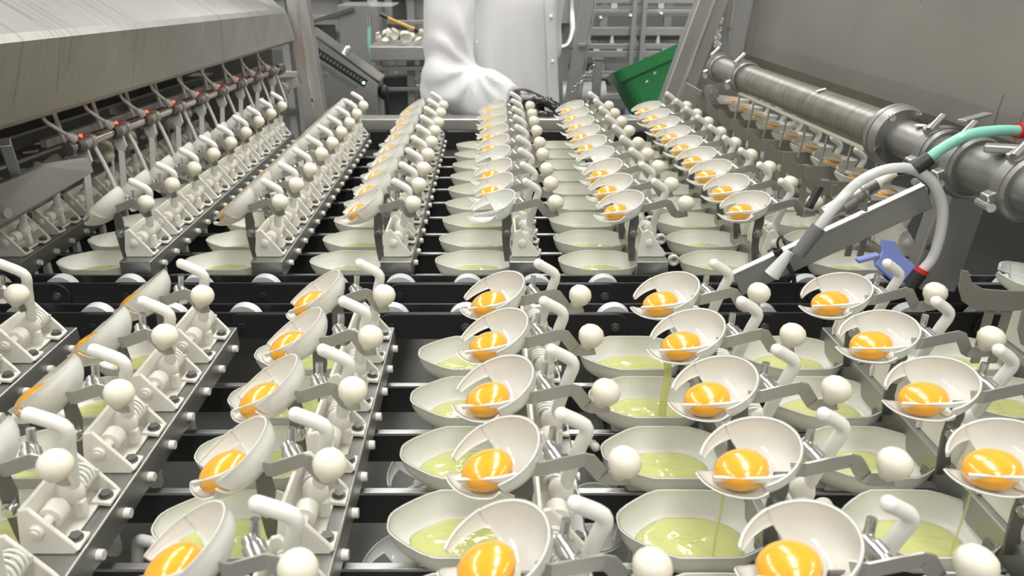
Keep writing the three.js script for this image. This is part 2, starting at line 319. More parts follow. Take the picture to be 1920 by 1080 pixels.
function buildUnit(k, D, blk, i) {
  const X = COL[k], pos = [X, Y0, -D], w = where(blk, i, k), side = blk ? "worker's side" : 'unstaffed side', tip = k === 3;
  // bracket with spring and hook
  const b = thing('carrier_bracket', `white spring bracket with bent hook, ${w}`, 'bracket', pos, `carrier brackets on the ${side}`);
  part('front_plate', frontPlateG, M.white, b); part('back_plate', backPlateG, M.white, b); part('side_wall', wallG, M.white, b);
  part('pivot_boss', bossG, M.white, b); part('pivot_pin', pinG, M.white, b); part('pivot_hub', hubsG, M.white, b); part('spring', springG, M.hook, b);
  for (const j of [0, 1]) { const t = part('foot', tabsG[j], M.white, b); part('bolt', boltsG[j], M.darkSteel, t); }
  for (const g of legsG) part('leg', g, M.white, b);
  part('hook', hookG, M.hook, b);
  // yolk cup
  const empty = (blk && k === 0 && (i === 0 || i === 3)) || (blk && k === 1 && i === 3) || (k === 3 && !blk) || (blk && k === -2 && i > 5 && i % 2 === 0);
  const c = thing('yolk_cup', `${tip ? 'tipped ' : ''}white yolk cup ${empty ? 'without yolk' : 'with yolk'}, ${w}`, 'cup', pos, `yolk cups on the ${side}`);
  if (tip) {
    part('bowl', flatBowlG, M.cup, c); part('deflector', deflectG, M.deflector, c);
    part('support', legPlateG, M.deflector, c);
  } else {
    part('bowl', BOWL[k], M.cup, c); part('hub', hubG, M.chrome, c); part('lever', k < 0 ? leverShortG : leverG, M.lever, c); part('knob', k < 0 ? knobNearG : knobG, M.ivory, c); part('arm', armG, M.darkSteel, c);
    part('arm_bolt', armBoltG, M.chrome, c);
    c.rotation.z = rr(-0.02, 0.02); c.rotation.x = rr(-0.012, 0.012);
  }
  if (!empty) {
    const y = solo('egg_yolk', yolkG, M.yolk, `orange egg yolk in cup ${w}`, 'yolk', [0, 0, 0], `egg yolks on the ${side}`);
    const m = tip ? FLAT : cupMat(k), p = V(tip ? -0.006 : -0.0122, -0.0088, 0.0065).applyMatrix4(m).applyEuler(c.rotation).add(V(...pos));
    y.position.copy(p); y.rotation.z = tip ? 0 : TILTS[k] * D2R * 0.8; 
    const s = rr(0.93, 0.97) * (tip ? 0.8 : blk ? 0.9 : 1); y.scale.set(s, s, s);
  }
  // tray and white
  const tz = blk ? -D + 0.0 : -D - 0.030;
  const tp = [X - 0.025, Y0 - 0.084, tz];
  const t = thing('albumen_tray', `white oblong albumen tray, ${w}`, 'tray', tp, `albumen trays on the ${side}`);
  part('dish', trayG, M.tray, t); const lug = part('lug', trayLugG, M.greyPlastic, t); part('nut', trayNutG, M.darkSteel, lug); part('underframe', trayFootG, M.white, t); if (k === 2) part('guide_roller', trayRollG, M.white, t);
  const a = solo('egg_white', ALB[(i * 3 + k + 8) % 4], M.albumen, `greenish egg white in tray ${w}`, 'egg white', tp, `pools of egg white on the ${side}`);
  a.rotation.y = 0;
}
for (const k of [-3, -2, -1, 0, 1, 2, 3]) FRONT.forEach((D, i) => { if (k === 3 && i > 1) return; buildUnit(k, D, 0, i); });
for (const k of [-4, -3, -2, -1, 0, 1, 2, 3]) REAR.forEach((D, i) => buildUnit(k, D, 1, i));

for (const [k, i, w] of [[1, 1, 4], [1, 3, 1.1], [-1, 3, 0.9], [2, 3, 0.7], [-1, 2, 0.7]]) {
  const d = solo('egg_white_drip', dripG, M.albumen, `egg white strand below cup ${where(0, i, k)}`, 'drip', [COL[k] - 0.016, Y0 - 0.019, -FRONT[i] + 0.006], 'falling strands of egg white'); d.scale.set(w, 1, 1);
}
// carrier rails under each row
function carrier(k, D0, D1, blk) {
  const X = COL[k];
  const r = thing('carrier_rail', `steel rail under brackets, ${blk ? "worker's" : 'unstaffed'} side, ${colWord(k)}`, 'rail', [X, Y0 - 0.0845, -(D0 + D1) / 2], 'carrier rails');
  part('bar', box(0.050, 0.029, D1 - D0, 0.0545, 0, 0, 0.002), M.rail, r);
  const n = Math.round((D1 - D0) / PITCH * 2);
  const bg = cyl([0.078, -0.004, 0], [0.085, -0.004, 0], 0.005, 0.0045, 8);
  for (let i = 0; i < n; i++) part('bolt_end', bg, M.white, r).position.z = -(D1 - D0) / 2 + (i + 0.5) * PITCH / 2;
}
for (const k of [-3, -2, -1, 0, 1, 2, 3]) carrier(k, 0.24, 0.86, 0);
for (const k of [-4, -3, -2, -1, 0, 1, 2, 3]) carrier(k, 1.085, 2.02, 1);

// cross rails between the trays, black bars with a bright worn top edge
function crossRail(D, n, blk) {
  const r = thing('cross_rail', `black cross bar with bright top edge, ${ORD[n]} from chains, ${blk ? "worker's" : 'unstaffed'} side`, 'rail', [-0.06, Y0 - 0.135, -D], 'cross rails under the trays');
  part('web', box(1.75, 0.036, 0.006, 0, -0.012, 0, 0.001), M.blackPlate, r); part('top_edge', box(1.75, 0.004, 0.008, 0, 0.008, 0, 0.001), M.steel, r);
}
FRONT.forEach((D, i) => crossRail(D + 0.021, i, 0)); REAR.forEach((D, i) => crossRail(D + 0.035, i, 1));
// long drive rod below the row of brackets
for (const [x, lab] of [[0.15, 'first'], [-0.255, 'second']])
  solo('guide_rod', cyl([x, Y0 - 0.178, -0.2], [x, Y0 - 0.178, -0.9], 0.012, 0.012, 20), M.chrome, `polished steel guide rod below the trays, ${lab} from the pipe`, 'rod', [0, 0, 0], 'guide rods');

// chains
const LP = 0.105;
const linkG = (() => { const s = new THREE.Shape(); const r = 0.019, h = LP / 2; s.absarc(h, 0, r, -Math.PI / 2, Math.PI / 2, false); s.absarc(-h, 0, r, Math.PI / 2, Math.PI * 1.5, false); return new THREE.ExtrudeGeometry(s, { depth: 0.0025, bevelEnabled: true, bevelSize: 0.0006, bevelThickness: 0.0006, bevelSegments: 1, curveSegments: 10 }); })();
const barPlateG = box(1.95, 0.040, 0.004, 0, 0, 0, 0.001);
const rollG = merge(cyl([0, 0, -0.008], [0, 0, 0.008], 0.0245, 0.0245, 28));
const pinHeadG = merge(cyl([0, 0, 0], [0, 0, 0.004], 0.0065, 0.006, 14), cyl([0, 0, 0.003], [0, 0, 0.0055], 0.003, 0.0025, 10));
function chain(D, label) {
  const c = thing('roller_chain', label, 'chain', [-0.05, Y0 - 0.110, -D], 'roller chains between the two blocks');
  part('back_plate', barPlateG, M.blackPlate, c).position.z = -0.016; part('front_plate', barPlateG, M.blackPlate, c).position.z = 0.013;
  for (let i = 0; i < 18; i++) {
    const x = -0.93 + i * LP;
    const r = part('roller', rollG, M.roller, c); r.position.set(x, 0.002, 0);
    if (i % 2 === 0) { const l = part('link_plate', linkG, M.blackPlate, c); l.position.set(x + LP / 2, 0, 0.016 - 0.0002); }
    const p = part('pin', pinHeadG, i % 2 ? M.darkSteel : M.blackPlate, c); p.position.set(x, 0, 0.0192);
  }
}
chain(1.062, "black roller chain with grey rollers, on the worker's side of its twin");
chain(0.957, "black roller chain with grey rollers, farther from the worker than its twin");
// drip pan and machine flanks
const pan = thing('machine_tub', 'steel tub below the trays holding the whole line', 'tub', [0, 0, -1.1]);
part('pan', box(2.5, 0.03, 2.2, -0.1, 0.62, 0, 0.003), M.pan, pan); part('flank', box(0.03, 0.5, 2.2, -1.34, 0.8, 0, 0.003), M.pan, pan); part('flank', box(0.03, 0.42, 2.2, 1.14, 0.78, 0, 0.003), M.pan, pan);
for (const [x, z] of [[-1.2, -0.95], [1.0, -0.95], [-1.2, 0.95], [1.0, 0.95]]) part('leg', box(0.07, 0.62, 0.07, x, 0.305, z, 0.004), M.steel, pan);
// returning cups hanging in the tub, seen through the gaps
[[-0.085, 0.42, 0.80], [-0.10, 0.60, 0.79], [-0.09, 0.74, 0.80], [0.125, 0.50, 0.79], [0.118, 0.66, 0.80], [-0.30, 0.36, 0.79], [-0.29, 0.52, 0.80], [-0.105, 0.33, 0.795]].forEach(([x, D, y], i) => {
  const c = thing('return_cup', `grey return cup low in the steel tub, ${ORD[i]} one along the gaps between trays`, 'cup', [x, y, -D], 'return cups in the tub');
  part('bowl', CUP0, M.cup, c); part('bracket_plate', frontPlateG, M.white, c); part('spring', springG, M.hook, c); part('hook', hookG, M.hook, c); part('hanger', box(0.012, 0.11, 0.012, 0.05, -0.112, 0.0, 0.002), M.darkSteel, c);
  c.rotation.z = 0.35; c.rotation.y = 0.4 * i;
});
//#MORE
// ---------------------------------------------------------------- left hood with its sensor bar
const mixd = (a, b, D, D0, D1) => a + (b - a) * (D - D0) / (D1 - D0);
const hoodAt = D => {
  const xb = mixd(-0.6361, -0.5198, D, 0.969, 2.05), xr = mixd(-0.5947, -0.5364, D, 0.95, 2.05), yr = mixd(1.2756, 1.2395, D, 0.95, 2.05), z = -D;
  return [[xb - 0.006, 1.1595, z], [xb + 0.002, 1.1665, z], [xr + 0.001, yr - 0.006, z], [xr - 0.006, yr + 0.004, z], [xr - 0.60, yr + 0.40, z], [xr - 0.75, yr + 0.40, z], [xb - 0.62, 1.1595, z]];
};
const hood = thing('machine_hood', 'brushed steel hood with water runs above the red sensor bar', 'hood');
{
  const N = 15, g = [], st = (2.05 - 0.55) / N;
  for (let i = 0; i < N; i++) { const q = loft(hoodAt(0.55 + st * i), hoodAt(0.55 + st * (i + 1)), i === 0 || i === N - 1), uv = q.attributes.uv; for (let k = 0; k < 7 * 6; k++) uv.setX(k, uv.getX(k) + st * i); g.push(q); }
  part('shell', merge(g), M.hood, hood);
}
part('end_flange', loft(hoodAt(2.05).map(([x, y, z]) => [x + 0.004, y + 0.004, z]), hoodAt(2.062).map(([x, y, z]) => [x + 0.004, y + 0.004, z])), M.steel, hood);
part('inner_panel', bar([-1.12, 0.98, -0.55], [-1.04, 0.98, -2.05], 0.01, 0.36, 0), M.machine, hood);
part('end_panel', box(0.60, 0.36, 0.006, -0.885, 0.978, -2.086, 0.001), M.machine, hood);
// machine innards below the hood
const inn = thing('chute_frame', 'dark steel slats and ledges in the recess under the hood', 'frame', [0, 0, 0]);
for (let i = 0; i < 4; i++) part('ledge', bar([-0.79 - 0.06 * i, 1.064 + 0.022 * i, -1.14], [-0.69 - 0.06 * i, 1.064 + 0.022 * i, -2.02], 0.05, 0.006), M.machine, inn);
for (let i = 0; i < 14; i++) part('clip', box(rr(0.015, 0.03), 0.004, rr(0.012, 0.02), mixd(-0.76, -0.67, 1.15 + i * 0.06, 1, 2) - rr(0, 0.05), 1.072 + rr(0, 0.004), -(1.15 + i * 0.06), 0.001, rr(-0.2, 0.2), 0, rr(-0.5, 0.5)), i % 3 ? M.lever : M.machine, inn);
// support plate and strut at the near end of the bar
const sup = thing('support_plate', 'angled grey steel plate carrying the near end of the sensor bar', 'plate');
part('plate', loft([[-0.760, 0.985, -0.97], [-0.7085, 1.0064, -1.02], [-0.5989, 1.0699, -1.1], [-0.6006, 1.0879, -1.1], [-0.645, 1.0886, -1.06], [-0.6905, 1.0738, -1.02], [-0.76, 1.055, -0.97]], [[-0.776, 0.985, -0.985], [-0.7245, 1.0064, -1.035], [-0.615, 1.0699, -1.115], [-0.6166, 1.0879, -1.115], [-0.661, 1.0886, -1.075], [-0.7065, 1.0738, -1.035], [-0.776, 1.055, -0.985]]), M.machine, sup);
part('strut', bar([-0.655, 1.138, -1.0], [-0.684, 1.078, -1.050], 0.014, 0.014), M.steel, sup);
part('bolt', cyl([-0.690, 1.035, -1.01], [-0.682, 1.035, -1.008], 0.008, 0.008, 8), M.lever, sup);
const pipeAt = D => [mixd(-0.656, -0.567, D, 1.166, 2.05), 1.092, -D];
const sb = thing('sensor_bar', 'thin chrome bar under the hood holding the forked sensor arms', 'bar');
part('tube', cyl(pipeAt(1.155), pipeAt(2.06), 0.0072, 0.0072, 18), M.chrome, sb);
part('end_cap', cyl(pipeAt(1.148), pipeAt(1.157), 0.0105, 0.0105, 18), M.darkSteel, sb);
part('end_cap', cyl(pipeAt(2.045), pipeAt(2.075), 0.015, 0.015, 18), M.chrome, sb);
part('tie_rod', bar([-0.70, 1.098, -1.16], [-0.60, 1.098, -2.06], 0.012, 0.012), M.machine, sb);
for (let i = 0; i < 9; i++) {
  const D = 1.19 + 0.102 * i, [x, y, z] = pipeAt(D);
  const t = thing('hanging_fork', `grey forked arm hanging from the sensor bar, ${ORD[i]} from the support plate`, 'fork', [x, y, z], 'forked arms on the sensor bar');
  const ring = dz => new THREE.TorusGeometry(0.0108, 0.0022, 6, 20).translate(0, 0, dz);
  part('clamp_ring', merge(ring(0.018), ring(0.012)), M.darkSteel, t); part('clamp_ring', merge(ring(-0.016), ring(-0.022)), M.lever, t);
  part('collar', cyl([0, 0, 0.016], [0, 0, -0.018], 0.0096, 0.0096, 16), M.lever, t);
  part('web', plate([[-0.010, -0.008], [0.010, -0.008], [0.013, -0.026], [0.006, -0.036], [-0.004, -0.036], [-0.010, -0.022]], 0.004, 0.008), M.paleGrey, t);
  part('prong', bar([0.001, -0.034, 0.008], [-0.008, -0.115, 0.012], 0.006, 0.010), M.paleGrey, t);
  part('prong', tube([[0.006, -0.01, -0.020], [0.016, -0.045, -0.022], [0.025, -0.082, -0.020], [0.018, -0.092, -0.018]], 0.0035, 14, 6), M.paleGrey, t);
  const c = thing('sensor_cable', `grey cable with red glowing tip, ${ORD[i]} from the support plate`, 'cable', [x, y, z], 'red lit sensor cables');
  const hx = hoodAt(D)[0][0] - x;
  part('cable', tube([[-0.004, 0.0570, 0.085], [-0.007, 0.049, 0.074], [-0.008, 0.034, 0.050], [-0.005, 0.022, 0.033]], 0.0030, 16, 6), M.paleGrey, c);
  part('cone', cyl([-0.005, 0.0225, 0.034], [-0.001, 0.0125, 0.0235], 0.0038, 0.0085, 14), M.paleGrey, c);
  const led = part('red_led_light', merge(ball(0.0024, 0.0035, 0.0135, 0.0250), ball(0.0026, -0.004, 0.0120, -0.004)), M.ledRed, c);
  const pl = new THREE.PointLight(new THREE.Color(1, 0.12, 0.05), 0.00012, 0.4); pl.position.set(x + 0.006, y + 0.0165, z + 0.028); scene.add(pl);
  part('feed', cyl([-0.030, 0.0600, 0.012], [-0.026, 0.004, 0.008], 0.0035, 0.0035, 8), M.paleGrey, c);
}

// ---------------------------------------------------------------- frame at the worker's end
const lp = thing('frame_post', 'steel angle post between the hood and the display box', 'post');
part('upright', plate([[-0.560, 1.70], [-0.480, 1.70], [-0.4788, 1.2637], [-0.456, 0.931], [-0.448, 0.80], [-0.530, 0.80], [-0.515, 0.931], [-0.532, 1.2637]], 0.05, -2.10, 0.002), M.steel, lp);
part('fold', plate([[-0.515, 1.70], [-0.508, 1.70], [-0.497, 1.2], [-0.478, 0.931], [-0.485, 0.931], [-0.504, 1.2]], 0.012, -2.072, 0.001), M.chrome, lp);
part('wheel_arm', bar([-0.515, 1.06, -2.055], [-0.555, 1.045, -2.055], 0.012, 0.022), M.steel, lp);
part('guide_wheel', merge(cyl([-0.562, 1.040, -2.062], [-0.562, 1.040, -2.040], 0.019, 0.019, 22), cyl([-0.562, 1.040, -2.044], [-0.562, 1.040, -2.034], 0.006, 0.006, 8)), M.lever, lp);
part('screw', cyl([-0.483, 1.01, -2.073], [-0.483, 1.01, -2.066], 0.006, 0.006, 10), M.chrome, lp);
const rp = thing('frame_post', 'leaning steel post in front of the green bin', 'post');
part('upright', plate([[0.664, 1.70], [0.736, 1.70], [0.6235, 1.2627], [0.5489, 0.9786], [0.50, 0.80], [0.42, 0.80], [0.4673, 0.9786], [0.5465, 1.2627]], 0.05, -2.12, 0.002), M.steel, rp);
part('fold', plate([[0.706, 1.70], [0.714, 1.70], [0.594, 1.2627], [0.513, 0.9786], [0.505, 0.9786], [0.586, 1.2627]], 0.012, -2.092, 0.001), M.chrome, rp);
part('bracket_plate', plate([[0.530, 1.055], [0.580, 1.030], [0.555, 0.95], [0.500, 0.95]], 0.006, -2.088, 0.001), M.lever, rp);
part('guide_wheel', merge(cyl([0.600, 1.028, -2.092], [0.600, 1.028, -2.070], 0.019, 0.019, 22), cyl([0.600, 1.028, -2.074], [0.600, 1.028, -2.064], 0.006, 0.006, 8)), M.lever, rp);
const beam = thing('end_beam', 'brushed steel beam across the end of the line below the worker', 'beam');
part('beam', box(0.88, 0.034, 0.06, 0.0, 0.937, -2.12, 0.004), M.steel, beam); part('skirt', box(0.88, 0.05, 0.006, 0, 0.893, -2.092, 0.001), M.black, beam);
part('inner_face', box(0.88, 0.12, 0.006, 0, 0.83, -2.10, 0.001), M.steel, beam);

// display box
const db = thing('display_box', 'slant topped steel box with a dark display slot and green light', 'control box');
part('case', plate([[-0.560, 1.150], [-0.5534, 1.1568], [-0.3505, 1.0030], [-0.357, 0.985], [-0.366, 0.80], [-0.585, 0.80]], 0.10, -2.45, 0.003), M.steel, db);
for (const x of [-0.56, -0.39]) part('leg', box(0.04, 0.80, 0.05, x, 0.40, -2.45, 0.003), M.machine, db);
part('lid', loft([[-0.5534, 1.1568, -2.395], [-0.345, 1.0075, -2.395], [-0.345, 1.0135, -2.395], [-0.5534, 1.1635, -2.395]], [[-0.5534, 1.1568, -2.505], [-0.345, 1.0075, -2.505], [-0.345, 1.0135, -2.505], [-0.5534, 1.1635, -2.505]]), M.chrome, db);
const slotDir = V(0.1446, -0.0961, 0).normalize(), ang = Math.atan2(-0.0961, 0.1446);
part('display_recess', box(0.185, 0.026, 0.004, -0.468, 1.0535, -2.3995, 0.001, ang), M.black, db);
for (let i = 0; i < 15; i++) part('display_cell', box(0.0065, 0.010, 0.002, -0.540 + slotDir.x * 0.0118 * i + 0.006, 1.0985 + slotDir.y * 0.0118 * i, -2.3970, 0.0005, ang), M.greyPlastic, db);
part('green_led_light', ball(0.0042, -0.3975, 1.006, -2.396, 1, 1, 1, 10), M.ledGreen, db);
part('shade_lip', box(0.150, 0.012, 0.012, -0.482, 1.036, -2.395, 0.001, ang), M.greyPlastic, db);
for (const [x, y] of [[-0.56, 1.085], [-0.545, 1.05], [-0.515, 1.03]]) part('screw', cyl([x, y, -2.401], [x, y, -2.393], 0.005, 0.005, 10), M.chrome, db);
part('lid_latch', merge(cyl([-0.452, 1.092, -2.44], [-0.446, 1.104, -2.44], 0.012, 0.010, 14), ball(0.01, -0.446, 1.104, -2.44)), M.chrome, db);
part('cable_gland', merge(ball(0.022, -0.342, 0.970, -2.44, 0.8, 1.1, 0.9), tube([[-0.336, 0.955, -2.44], [-0.331, 0.92, -2.44], [-0.335, 0.86, -2.44], [-0.33, 0.66, -2.44]], 0.006, 16, 8)), M.black, db);

// ---------------------------------------------------------------- right side panel, product pipe, spray rods
const panelAt = D => { const x = mixd(0.730, 0.672, D, 1.0, 2.2), z = -D; return [[x + 0.030, 1.098, z], [x + 0.010, 1.108, z], [x, 1.130, z], [x + 0.001, 1.165, z], [x + 0.05, 1.75, z], [x + 0.065, 1.75, z], [x + 0.02, 1.165, z], [x + 0.034, 1.104, z]]; };
const sp = thing('side_panel', 'large dull steel side panel with brown drips above the product pipe', 'panel');
part('sheet', loft(panelAt(0.55), panelAt(2.088)), M.panel, sp);
part('lower_channel', loft([[0.79, 1.045, -0.55], [0.80, 1.10, -0.55], [0.83, 1.10, -0.55], [0.83, 1.045, -0.55]], [[0.705, 1.045, -2.2], [0.715, 1.10, -2.2], [0.745, 1.10, -2.2], [0.745, 1.045, -2.2]]), M.machine, sp);
part('inner_panel', bar([1.02, 0.95, -0.55], [0.92, 0.95, -2.2], 0.01, 0.34, 0), M.machine, sp);
part('end_plate', plate([[0.5489, 0.9786], [0.6235, 1.2627], [0.736, 1.70], [0.78, 1.70], [0.76, 0.90], [0.53, 0.90]], 0.006, -2.19, 0.001), M.machine, sp);
part('hinge_rod', cyl([0.668, 1.60, -2.17], [0.659, 1.14, -2.17], 0.003, 0.003, 8), M.chrome, sp);
part('hinge_bolt', cyl([0.655, 1.185, -2.17], [0.655, 1.185, -2.155], 0.006, 0.006, 8), M.chrome, sp);
const foam = []; for (let i = 0; i < 46; i++) { const t = rnd(); foam.push(new THREE.IcosahedronGeometry(rr(0.003, 0.008), 0).rotateX(rr(0, 3)).rotateZ(rr(0, 3)).translate(0.627 + 0.008 * noise.noise(t * 6, 2, 1) + rr(-0.009, 0.009), 1.135 + t * 0.105, -2.178 + rr(0, 0.006))); }
tag(solo('dried_foam', foam, M.white, 'clump of dried white egg foam on the plate beside the panel', 'foam'), 'clump of dried white egg foam on the plate beside the panel', 'foam', null, 'stuff');
const bigPipe = D => [mixd(0.617, 0.560, D, 1.1, 1.9), 1.118, -D];
const bp = thing('product_pipe', 'thick scratched steel product pipe with clamped joints along the panel', 'pipe');
const pg = cyl(bigPipe(1.13), bigPipe(1.70), 0.030, 0.030, 36); part('tube', pg, M.pipe, bp); pg.attributes.uv && (() => { const u = pg.attributes.uv; for (let i = 0; i < u.count; i++) u.setXY(i, u.getY(i) * 0.6, u.getX(i)); })();
part('tube', cyl(bigPipe(1.70), bigPipe(1.90), 0.026, 0.026, 30), M.pipePlain, bp);
part('tube', cyl(bigPipe(0.94), bigPipe(1.13), 0.027, 0.027, 30), M.pipePlain, bp);
part('elbow', merge(cyl(bigPipe(0.96), bigPipe(0.90), 0.029, 0.032, 30), cyl(bigPipe(0.90), bigPipe(0.74), 0.032, 0.032, 30), ball(0.032, ...bigPipe(0.74))), M.pipePlain, bp);
part('flange', merge(cyl(bigPipe(1.128), bigPipe(1.138), 0.047, 0.047, 36), cyl(bigPipe(1.112), bigPipe(1.126), 0.042, 0.047, 36)), M.pipePlain, bp);
part('drip_lip', cyl([bigPipe(1.14)[0] - 0.012, 1.085, -1.14], [bigPipe(1.72)[0] - 0.012, 1.085, -1.72], 0.004, 0.004, 10), M.ivory, bp);
for (const [D, r] of [[1.725, 0.037], [1.885, 0.034], [1.02, 0.037], [0.955, 0.040], [0.855, 0.042]]) {
  const [x, y, z] = bigPipe(D), c = part('clamp', merge(cyl(bigPipe(D - 0.008), bigPipe(D + 0.008), r, r, 30), cyl(bigPipe(D - 0.012), bigPipe(D - 0.006), r - 0.005, r, 30)), M.pipePlain, bp);
  part('clamp_bolt', merge(cyl([x - r * 0.8, y + r * 0.9, z + 0.01], [x - r * 0.2, y + r * 1.35, z - 0.004], 0.005, 0.005, 8), box(0.018, 0.016, 0.014, x - r * 0.55, y + r * 0.85, z, 0.003, 0.6)), M.chrome, c);
  part('clamp_bolt', merge(cyl([x - r * 1.15, y - r * 0.5, z + 0.018], [x - r * 1.0, y - r * 0.55, z - 0.016], 0.0055, 0.0055, 8), box(0.016, 0.014, 0.016, x - r * 0.98, y - r * 0.3, z, 0.003, 0.4)), M.chrome, c);
}
for (let i = 0; i < 3; i++) { const a = [2.2, 3.6, 1.0][i], [x, y, z] = bigPipe(1.12); part('flange_bolt', hexBolt([x + 0.038 * Math.cos(a), y + 0.038 * Math.sin(a), z + 0.012], [x + 0.038 * Math.cos(a), y + 0.038 * Math.sin(a), z - 0.024], 0.0055), M.chrome, bp); }
part('clamp_handle', bar([0.628, 1.166, -1.00], [0.700, 1.164, -1.06], 0.012, 0.004), M.lever, bp); part('clamp_handle', bar([0.60, 1.154, -0.90], [0.66, 1.158, -0.86], 0.018, 0.010, 0.003), M.lever, bp);
solo('shell_fragment', box(0.016, 0.0012, 0.008, 0, 0, 0, 0.0005, 0.3), M.white, 'white eggshell fragment lying on top of the product pipe', 'eggshell', [0.589, 1.1495, -1.36]);
solo('shell_fragment', ball(0.009, 0, 0, 0, 1, 0.25, 0.6), M.ivory, 'cream eggshell chip on the pipe beside the large flange', 'eggshell', [0.612, 1.1465, -1.065]);
for (let i = 0; i < 8; i++) { const D = 1.14 + 0.082 * i, x = bigPipe(D)[0] - 0.012; solo('spray_rod', cyl([x, 1.0815, -D], [x - 0.004, 1.02, -D - 0.004], 0.0022, 0.0022, 8), M.lever, `thin steel rod hanging below the product pipe, ${ORD[i]} from the large flange`, 'rod', [0, 0, 0], 'rods below the product pipe'); }

// angle bar across the chain gap with hose, nozzles and ties
const ab = thing('support_bar', 'slanted grey channel bar rising from the chains to the product pipe', 'bar');
part('channel', bar([0.350, 0.9405, -0.972], [0.586, 1.0730, -0.964], 0.006, 0.036), M.machine, ab); part('top_lip', bar([0.341, 0.9560, -0.974], [0.577, 1.0885, -0.966], 0.012, 0.003, 0.0008), M.steel, ab);
part('upright_plate', bar([0.630, 0.935, -0.985], [0.640, 1.072, -0.985], 0.05, 0.05, 0.002), M.machine, ab);
part('brace', bar([0.600, 0.945, -0.97], [0.612, 1.058, -0.97], 0.006, 0.012), M.lever, ab);
const hz = 0.925;
const hs = thing('white_hose', 'white plastic hose arching over the slanted bar', 'hose');
part('tube', tube([[0.4226, 1.0306, -hz], [0.4411, 1.0638, -hz], [0.4654, 1.0995, -hz], [0.4956, 1.1184, -hz], [0.5289, 1.1212, -hz], [0.5595, 1.1066, -hz], [0.5824, 1.0746, -hz], [0.5902, 1.0381, -hz], [0.5883, 1.0004, -hz], [0.5769, 0.9788, -hz]], 0.0066, 60, 12), M.hose, hs);
part('sleeve', cyl([0.4290, 1.0430, -hz], [0.4080, 1.0050, -hz], 0.0098, 0.0092, 16), M.greyPlastic, hs);
part('red_ring', cyl([0.5790, 0.9840, -hz], [0.5765, 0.9785, -hz], 0.0092, 0.0092, 18), M.red, hs);
part('elbow_fitting', merge(cyl([0.5765, 0.9785, -hz], [0.5660, 0.9570, -hz], 0.0098, 0.0098, 16), cyl([0.5660, 0.9570, -hz], [0.5450, 0.9530, -hz - 0.01], 0.0090, 0.0090, 14)), M.black, hs);
part('hose_clip', bar([0.583, 1.012, -hz - 0.004], [0.606, 1.006, -hz - 0.03], 0.008, 0.006), M.black, hs);
const nz = thing('spray_nozzle', 'steel nozzle body on a bent tab over the slanted bar', 'nozzle');
const nA = [0.4460, 1.0500, -0.955], nB = [0.5480, 1.1080, -0.975], na = t => nA.map((v, i) => v + (nB[i] - v) * t);
part('body', cyl(na(0), na(0.30), 0.0105, 0.0105, 18), M.lever, nz); part('hex_nut', hexBolt(na(0.20), na(0.36), 0.0145), M.chrome, nz);
part('hex_nut', hexBolt(na(0.36), na(0.48), 0.0115), M.lever, nz); part('washer', cyl(na(0.47), na(0.50), 0.0165, 0.0165, 24), M.chrome, nz); part('gland', hexBolt(na(0.51), na(0.66), 0.0105), M.darkSteel, nz);
part('white_ring', cyl(na(0.66), na(0.70), 0.0105, 0.0105, 18), M.ivory, nz); part('tube', cyl(na(0.70), na(1.0), 0.0058, 0.0058, 12), M.ivory, nz);
part('mounting_tab', merge(bar([0.5030, 1.0530, -0.966], [0.4950, 1.0780, -0.963], 0.016, 0.0035, 0.001)), M.lever, nz);
part('lever_tap', merge(bar([0.4290, 1.0560, -0.965], [0.4420, 1.0850, -0.970], 0.008, 0.010, 0.002)), M.black, nz);
part('spray_cone', merge(cyl([0.4060, 1.0010, -0.945], [0.3860, 0.9660, -0.945], 0.006, 0.011, 16)), M.hose, nz);
const mh = thing('mint_hose', 'short mint green hose with red ring above the product pipe', 'hose');
part('tube', tube([[0.5500, 1.1330, -0.925], [0.5640, 1.1460, -0.925], [0.590, 1.1640, -0.922], [0.622, 1.1700, -0.920], [0.655, 1.1690, -0.925]], 0.0068, 30, 12), M.mint, mh);
part('red_ring', cyl([0.652, 1.1692, -0.9245], [0.660, 1.1686, -0.926], 0.0098, 0.0098, 18), M.red, mh);
part('end_fitting', cyl([0.659, 1.1687, -0.926], [0.695, 1.167, -0.930], 0.0090, 0.0090, 16), M.black, mh);
part('elbow_fitting', merge(cyl([0.5520, 1.1345, -0.925], [0.5360, 1.1210, -0.925], 0.0098, 0.0098, 16), cyl([0.5380, 1.1230, -0.925], [0.5250, 1.1160, -0.94], 0.008, 0.008, 14)), M.black, mh);
const bs = thing('blue_scraper', 'blue plastic scraper blade wedged below the slanted bar', 'scraper', [0.556, 0.972, -0.962]);
part('blade', plate([[-0.012, 0.038], [0.006, 0.036], [0.014, 0.018], [0.040, -0.004], [0.044, -0.018], [0.002, -0.020], [-0.022, 0.002], [-0.012, 0.020]], 0.006, 0, 0.0015).rotateX(-0.45), M.blue, bs);
part('grip', box(0.03, 0.006, 0.012, -0.03, 0.010, -0.008, 0.002, 0.3), M.blue, bs);
const zt = thing('cable_tie', 'black cable tie knotted round the lower end of the slanted bar', 'cable tie');
part('strap', ribbon([[0.3990, 0.9890, -0.966], [0.4100, 0.9780, -0.954], [0.4180, 0.9640, -0.950], [0.4220, 0.9520, -0.952]], 0.006, 0.0015, 12, V(0.6, 0.5, 0.2)), M.black, zt);
part('knot', merge(box(0.012, 0.010, 0.008, 0.3985, 0.9920, -0.966, 0.002, 0.5), tube([[0.398, 0.994, -0.966], [0.390, 0.998, -0.964], [0.383, 0.995, -0.962]], 0.0018, 8, 5), tube([[0.399, 0.995, -0.966], [0.395, 1.006, -0.966], [0.397, 1.014, -0.966]], 0.0018, 8, 5)), M.black, zt);

